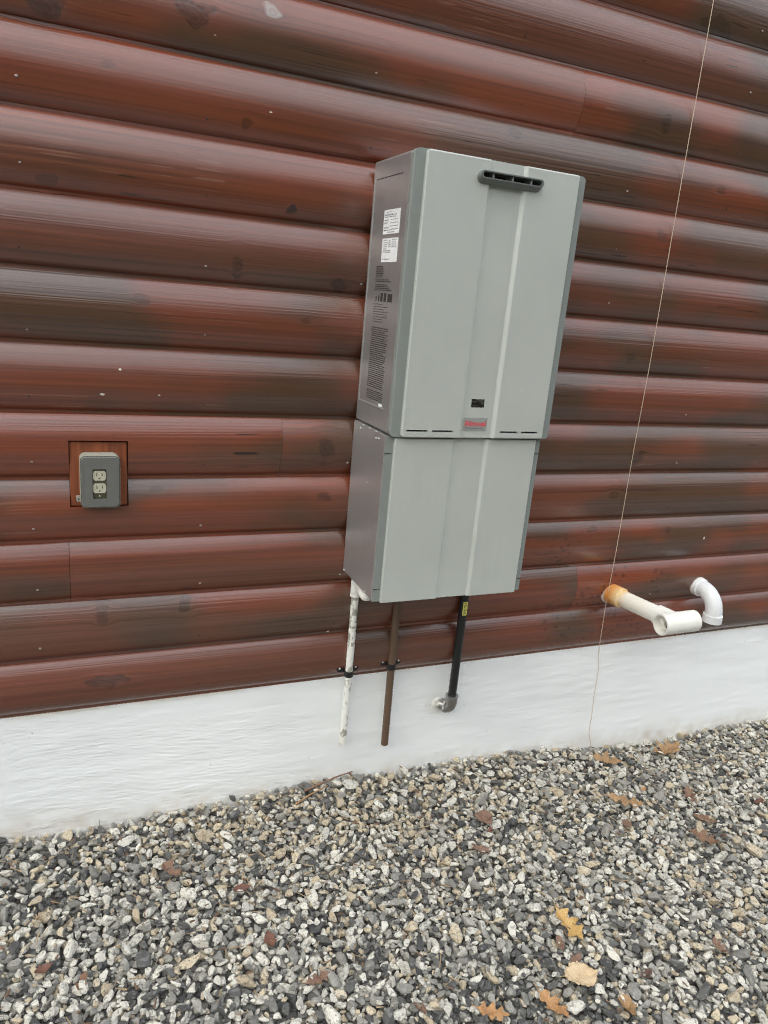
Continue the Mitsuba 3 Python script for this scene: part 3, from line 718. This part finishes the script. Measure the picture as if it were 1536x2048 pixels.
hub = toMF(cyl(ez + [0, 0, .006], ez + [0, 0, -.022], .0345, n=40)) - toMF(cyl(ez + [0, 0, -.006], ez + [0, 0, -.03], .0300, n=40))
part(wp, 'outlet_hub', M(hub), 'white_pvc', smooth=35)
sil = trimesh.creation.icosphere(subdivisions=3, radius=1.0); sil.apply_scale([.040, .010, .039]); sil.vertices *= 1 + 0.15 * (meshkit.fbm(sil.vertices * 3, 3, 8)[:, None] - .5)
sil.apply_translation(V0 + [0, -.028, .001]); part(wp, 'sealant', sil, 'clear_silicone', smooth=True)

# ---------------------------------------------------------------- outlet
ob = thing('mounting_block', 'small orange-brown wooden block let into the logs behind the outlet box', 'wooden block')
part(ob, 'board', rbox(.0025, .1362, -.0265, .0, .5865, .7505, .0022, 8), 'block_wood', smooth=30)
oc = thing('electrical_outlet', 'grey weatherproof outlet box with two ivory sockets, left of the cabinets', 'outlet')
part(oc, 'back_box', m3.Manifold.batch_hull([ext_y(rrect(.0245, .1150, .5905, .7240, .014), -.0225, -.036), ext_y(rrect(.0258, .1182, .5885, .7205, .012), -.036, -.0540)]) - ext_y(rrect(.0520, .0875, .6105, .6895, .004), -.0470, -.07), 'outlet_grey_pale', smooth=35)
part(oc, 'gasket', ext_y(rrect(.0266, .1174, .5893, .7197, .0112), -.0535, -.0545) - ext_y(rrect(.0535, .0860, .6120, .6880, .0035), -.04, -.07), 'dark_cavity')
face = m3.Manifold.batch_hull([ext_y(rrect(.0276, .1164, .5903, .7187, .0105), -.0543, -.0558), ext_y(rrect(.0292, .1148, .5920, .7170, .010), -.0543, -.0572)])
face = face - ext_y(rrect(.0535, .0860, .6120, .6880, .0035), -.04, -.07)
cv = part(oc, 'cover', face, 'outlet_grey', smooth=30)
part(cv, 'grip_rib', M(ext_y(cs([(.1128, .612), (.1140, .612), (.1155, .665), (.1140, .70), (.1128, .70), (.1112, .665)]), -.0560, -.0580)), 'outlet_grey', smooth=False)
part(cv, 'grip_rib', M(ext_y(cs([(.0305, .612), (.0317, .612), (.0333, .665), (.0317, .70), (.0305, .70), (.0290, .665)]), -.0560, -.0580)), 'outlet_grey', smooth=False)
part(oc, 'inner_plate', ext_y(rrect(.0537, .0858, .6122, .6878, .0033), -.0495, -.0512), 'outlet_plate')
for zc in (.6705, .6385):
    body = rrect(.0548, .0848, zc - .0140, zc + .0140, .0095, 40) ^ m3.CrossSection.square([.04, .0246]).translate([.05, zc - .0123])
    s = ext_y(body, -.0510, -.0535)
    for xo in (-.0062, .0062):
        s = s - ext_y(rrect(.0698 + xo - .0011, .0698 + xo + .0011, zc - .0018 if xo < 0 else zc - .0010, zc + .0066, .0003), -.0515, -.06)
    s = s - ext_y(rrect(.0698 - .0022, .0698 + .0022, zc - .0092, zc - .0048, .0019), -.0515, -.06)
    k = part(oc, 'socket', s, 'receptacle_ivory')
    part(k, 'slot_lining', join(*[M(ext_y(rrect(.0698 + xo - .0014, .0698 + xo + .0014, zc - .0021, zc + .0069, .0003), -.0511, -.0518)) for xo in (-.0062, .0062)], M(ext_y(rrect(.0698 - .0024, .0698 + .0024, zc - .0094, zc - .0046, .0019), -.0511, -.0518))), 'outlet_plate')
sc = trimesh.creation.icosphere(subdivisions=2, radius=.0022); sc.apply_scale([1, .5, 1]); sc.apply_translation([.0698, -.0514, .6178]); part(oc, 'screw', sc, 'screw_metal', smooth=True)
part(oc, 'window_pane', M(ext_y(rrect(.0537, .0858, .6122, .6878, .0033), -.0550, -.0553)), 'clear_pane', smooth=False)
lk = ext_y(rrect(.0150, .0262, .6040, .6170, .003), -.036, -.0475) - ext_y(rrect(.0195, .0232, .6075, .6115, .0015), -.03, -.06)
part(oc, 'lock_tab', lk, 'outlet_grey_pale')

# ---------------------------------------------------------------- hanging wire
hw = [(1.7300, -.036, 2.30), (1.7320, -.036, 2.05), (1.7370, -.036, 1.60), (1.7405, -.0355, 1.20), (1.7432, -.035, .955), (1.7415, -.037, .70), (1.7405, -.040, .45), (1.7360, -.0430, .25), (1.7325, -.0455, .205), (1.7400, -.040, .12), (1.7560, -.030, -.02), (1.7780, -.022, -.11),
      (1.7840, -.017, -.20), (1.7950, -.012, -.30), (1.7960, -.0125, -.36), (1.8120, -.014, -.415), (1.8220, -.020, -.452)]
hw = np.array(hw)
from scipy.interpolate import PchipInterpolator
tt = np.linspace(0, 1, 240)
par = np.concatenate([[0], np.cumsum(np.linalg.norm(np.diff(hw, axis=0), axis=1))]); par /= par[-1]
hp = np.stack([PchipInterpolator(par, hw[:, k])(tt) for k in range(3)], -1)
hp[:, 0] += 0.0010 * np.sin(hp[:, 2] * 7)
scene['hanging_wire'] = mikit.ply(tube(hp, .00105, 8), 'wire_tan', smooth=True)
labels['hanging_wire'] = {'label': 'thin tan wire hanging down the wall to the gravel, right of the cabinets', 'category': 'wire'}

# ---------------------------------------------------------------- fallen leaves
def leaf_outline(kind, L, r):
    """One side's half widths along the midrib; returns the closed outline, tip at +x."""
    if kind == 'oval':
        t = np.linspace(0, 1, 22)
        w = .36 * np.sin(np.pi * t ** .85) ** .8 + .012 * (np.arange(22) % 2)
        side = list(zip(t, w))
    elif kind == 'scrap':
        t = np.linspace(0, 1, 9)
        side = list(zip(t, .26 * np.sin(np.pi * t) * r.uniform(.55, 1.25, 9)))
    else:                                     # lobed oak leaf
        side = [(0, .014), (.08, .05), (.14, .16), (.21, .25), (.25, .22), (.31, .12), (.36, .13), (.41, .26), (.47, .38), (.51, .36), (.55, .27), (.58, .16), (.63, .15), (.68, .23), (.76, .31), (.79, .25), (.81, .16), (.86, .10), (.91, .11), (.94, .06), (1.0, 0)]
    def wob(s):
        q = []
        for k, (t, w) in enumerate(s):
            q.append((t + r.normal(0, .008), max(w, 0) * r.uniform(.82, 1.15)))
        return q
    up, dn = wob(side), wob(side)
    wf = 1.0 if kind != 'oak' else .80
    pts = [(t * L, w * L * wf) for t, w in up] + [(t * L, -w * L * wf) for t, w in reversed(dn)]
    p = Polygon(pts).buffer(0)
    if p.geom_type != 'Polygon': p = max(p.geoms, key=lambda g: g.area)
    p = p.buffer(L * .020).buffer(-L * .032).buffer(L * .018)
    if p.geom_type != 'Polygon': p = max(p.geoms, key=lambda g: g.area)
    stem = Polygon([(-.16 * L, .008 * L), (.04 * L, .012 * L), (.04 * L, -.012 * L), (-.16 * L, -.004 * L)])
    if kind != 'scrap': p = p.union(stem)
    return p if p.geom_type == 'Polygon' else max(p.geoms, key=lambda g: g.area)
def leaf(label, kind, tone, x, y, L, yaw, curl=.4, fold=.3, tilt=(0, 0), lift=0.0, seed=0):
    r = np.random.default_rng(100 + seed)
    m = trimesh.creation.extrude_polygon(leaf_outline(kind, L, r), .0005, engine='earcut').subdivide_to_size(L / 8)
    v = m.vertices - [L * .5, 0, 0]
    uv = np.stack([v[:, 0], v[:, 1]], -1)
    z = v[:, 2] + curl * (v[:, 0] ** 2) / L * 1.2 + fold * np.abs(v[:, 1]) * (1 - .4 * v[:, 0] / L)
    z += (meshkit.fbm(np.stack([v[:, 0] / L * 4 + seed, v[:, 1] / L * 4, v[:, 0] * 0], -1), 3, seed) - .5) * L * .26
    v = np.stack([v[:, 0], v[:, 1], z], -1)
    R = trimesh.transformations.euler_matrix(tilt[0], tilt[1], math.radians(yaw))[:3, :3]
    v = v @ R.T
    g = surface(x, y, L * .35)
    v[:, 2] -= np.quantile(v[:, 2], .25)
    v += [x, y, g + lift + (.0045 if kind != 'scrap' else .0005)]
    v[:, 1] = np.minimum(v[:, 1], -.004)
    k = numbered('fallen_leaf')
    scene[k] = mikit.ply((v, m.faces), 'leaf_' + tone, smooth=True, uv=uv)
    labels[k] = {'label': label, 'category': 'leaf'}
LEAVES = [
    ('yellow lobed oak leaf, the brightest yellow leaf on the gravel', 'oak', 'yellow', 1.195, -.719, .105, -83, .35, .22),
    ('pale cream oval leaf with toothed edge lying right of the bottom centre', 'oval', 'cream', 1.128, -.860, .092, -6, .15, .18),
    ('orange lobed oak leaf just below the pale cream oval leaf', 'oak', 'orange', 1.014, -.905, .086, -68, .3, .25),
    ('orange oak leaf cut by the bottom edge of the picture', 'oak', 'orange', .864, -.878, .076, -35, .3, .3),
    ('tan lobed oak leaf lying flat in the middle of the right-hand gravel', 'oak', 'tan', 1.716, -.327, .122, -38, .15, .25),
    ('curled tan leaf against the foundation where the hanging wire meets the gravel', 'oak', 'tan', 1.818, -.105, .115, -38, .3, .5),
    ('brown leaf heaped against the foundation, farthest right of the leaves by the wall', 'oak', 'tan', 2.120, -.095, .150, 10, .4, .5),
    ('dull pinkish oval leaf alone in the centre of the gravel', 'oval', 'pink', 1.182, -.288, .072, -86, .4, .35),
    ('small red leaf touching the lower end of the dull pinkish oval leaf', 'scrap', 'red', 1.176, -.335, .040, 40, .4, .4),
    ('brown curled oak leaf below and right of the flat tan oak leaf', 'oak', 'brown', 1.850, -.548, .098, -54, .4, .55),
    ('dark brown crumpled leaf above the brown curled oak leaf on the right', 'scrap', 'brown', 1.935, -.470, .075, -50, .6, .6),
    ('pinkish tan leaf near the right edge below the leaf heaped by the wall', 'oak', 'pink', 1.975, -.360, .080, 60, .5, .5),
    ('brown folded leaf on the left gravel below the foundation', 'scrap', 'pink', .226, -.250, .080, -62, .5, .6),
    ('rust red upright leaf scrap left of the bottom centre', 'scrap', 'red', .425, -.536, .054, -90, .5, .5),
    ('rusty brown leaf with pointed tips left of the bottom centre, below the rust red scrap', 'oak', 'pink', .504, -.681, .062, 10, .5, .5),
    ('dark brown dried leaf near the bottom left corner', 'scrap', 'brown', -.005, -.535, .050, 70, .6, .6),
    ('dull red crumpled leaf at the left edge of the gravel', 'scrap', 'red', -.085, -.470, .042, 20, .6, .5),
    ('rusty orange leaf at the lower right, farthest right of the leaves near the bottom', 'oak', 'pink', 1.549, -.899, .055, 80, .5, .5),
    ('brown curled leaf tucked under the yellow oak leaf', 'scrap', 'pink', 1.138, -.760, .048, 70, .6, .6),
    ('reddish brown leaf showing behind the pale cream oval leaf', 'scrap', 'pink', 1.150, -.812, .046, 20, .5, .5),
    ('small reddish brown leaf scrap left of the orange leaf cut by the bottom edge', 'scrap', 'pink', .716, -.818, .030, 80, .4, .3),
    ('small reddish brown leaf cluster left of the picture centre', 'scrap', 'red', .392, -.363, .050, 0, .6, .6),
    ('rust coloured narrow leaf lying below the dull pinkish oval leaf', 'scrap', 'pink', 1.105, -.405, .060, -30, .5, .6),
    ('small orange leaf scrap above the flat tan oak leaf', 'scrap', 'orange', 1.830, -.290, .032, 20, .4, .3),
    ('dull brown leaf scrap right of the centre, below the flat tan oak leaf', 'scrap', 'pink', 1.640, -.425, .050, 40, .5, .5),
    ('dark red crumpled leaf at the right edge of the gravel', 'scrap', 'red', 2.210, -.450, .055, 10, .6, .5),
    ('dark plum brown leaf scrap low on the right', 'scrap', 'dark', 1.300, -.900, .045, 15, .5, .5),
    ('narrow dry tan leaf standing on edge at the bottom right', 'scrap', 'tan', 1.190, -.960, .062, 85, .7, 1.0),
]
for i, L in enumerate(LEAVES):
    leaf(*L, seed=i)

# twigs by the foundation
def stick(label, pts, r0, m):
    k = numbered('twig')
    scene[k] = mikit.ply(tube(pts, np.linspace(r0, r0 * .45, len(pts)), 7), m, smooth=True)
    labels[k] = {'label': label, 'category': 'twig'}
stick('brown twig leaning along the foundation edge below the white conduit', [(.66, -.040, -.372), (.72, -.030, -.362), (.78, -.022, -.352), (.83, -.018, -.347)], .0042, 'leaf_pink')
stick('pale broken twig lying on the gravel below the brown twig', [(.62, -.085, surface(.62, -.085) + .004), (.67, -.066, surface(.67, -.066) + .008), (.735, -.050, surface(.735, -.05) + .008)], .0040, 'leaf_tan')
stick('thin dark stalk standing up from the gravel at the left of the foundation', [(.052, -.012, -.402), (.053, -.010, -.385), (.054, -.007, -.366)], .0012, 'leaf_dark')

# needles and bark chips scattered between the stones
def litter(n, seed, lo, hi, wid):
    r = np.random.default_rng(seed)
    ms = []
    while len(ms) < n:
        x, y = r.uniform(-.4, 3.0), -abs(r.normal(0, .55)) - .006
        if not inside(VIEW, np.array(x), np.array(y)): continue
        L, w = r.uniform(lo, hi), r.uniform(*wid)
        b = trimesh.creation.box([L, w, w * .5])
        b.vertices[:, 1] *= np.where(b.vertices[:, 0] > 0, .35, 1)
        b.vertices[:, 2] += 3.0 * b.vertices[:, 0] ** 2 * r.uniform(-1, 1)
        b.apply_transform(trimesh.transformations.euler_matrix(r.normal(0, .3), r.normal(0, .30), r.uniform(0, 6.28)))
        b.apply_translation([x, min(y, -.5 * L * .3), surface(x, y, .006) + .0005])
        ms.append(b)
    return trimesh.util.concatenate(ms)
scene['dry_needles'] = mikit.ply(litter(620, 5, .012, .038, (.0014, .0040)), 'dry_needle', smooth=False)
labels['dry_needles'] = {'label': 'scattered tan needles and bark slivers between the gravel stones', 'category': 'plant litter', 'kind': 'stuff'}
scene['bark_chips'] = mikit.ply(litter(260, 6, .008, .022, (.003, .007)), 'bark', smooth=False)
labels['bark_chips'] = {'label': 'scattered reddish brown bark chips and leaf crumbs between the gravel stones', 'category': 'plant litter', 'kind': 'stuff'}

# ---------------------------------------------------------------- the woods across the yard, behind the camera
def woods():
    r = np.random.default_rng(3)
    ms = []
    for i in range(46):
        x, y = r.uniform(-34, 34), r.uniform(-24, -17)
        h = r.uniform(7, 11)
        ms.append(cyl([x, y, -.5], [x, y, h * .8], .16, .05, n=8))
        for j in range(5):
            c = trimesh.creation.icosphere(subdivisions=2, radius=1.0)
            c.vertices *= 0.6 + 0.9 * meshkit.fbm(c.vertices * 2.2 + i * 7 + j, 3, j)[:, None]
            w = (1.9 - .28 * j) * r.uniform(.8, 1.15)
            c.apply_scale([w, w, h * .17]); c.apply_translation([x + r.normal(0, .25), y + r.normal(0, .25), h * (.28 + .17 * j)])
            ms.append(c)
    return trimesh.util.concatenate(ms)
mat('far_foliage', mikit.proc(lambda p, n, uv: mix((0.035, 0.045, 0.022), (0.075, 0.06, 0.035), fbm(p.x * 1.5, p.y * 1.5, p.z * 1.5))), rough=0.9, spec=0.1)
scene['far_woods'] = mikit.ply(woods(), 'far_foliage', smooth=False)
labels['far_woods'] = {'label': 'dark mixed woods standing across the yard opposite the house wall', 'category': 'woods', 'kind': 'stuff'}
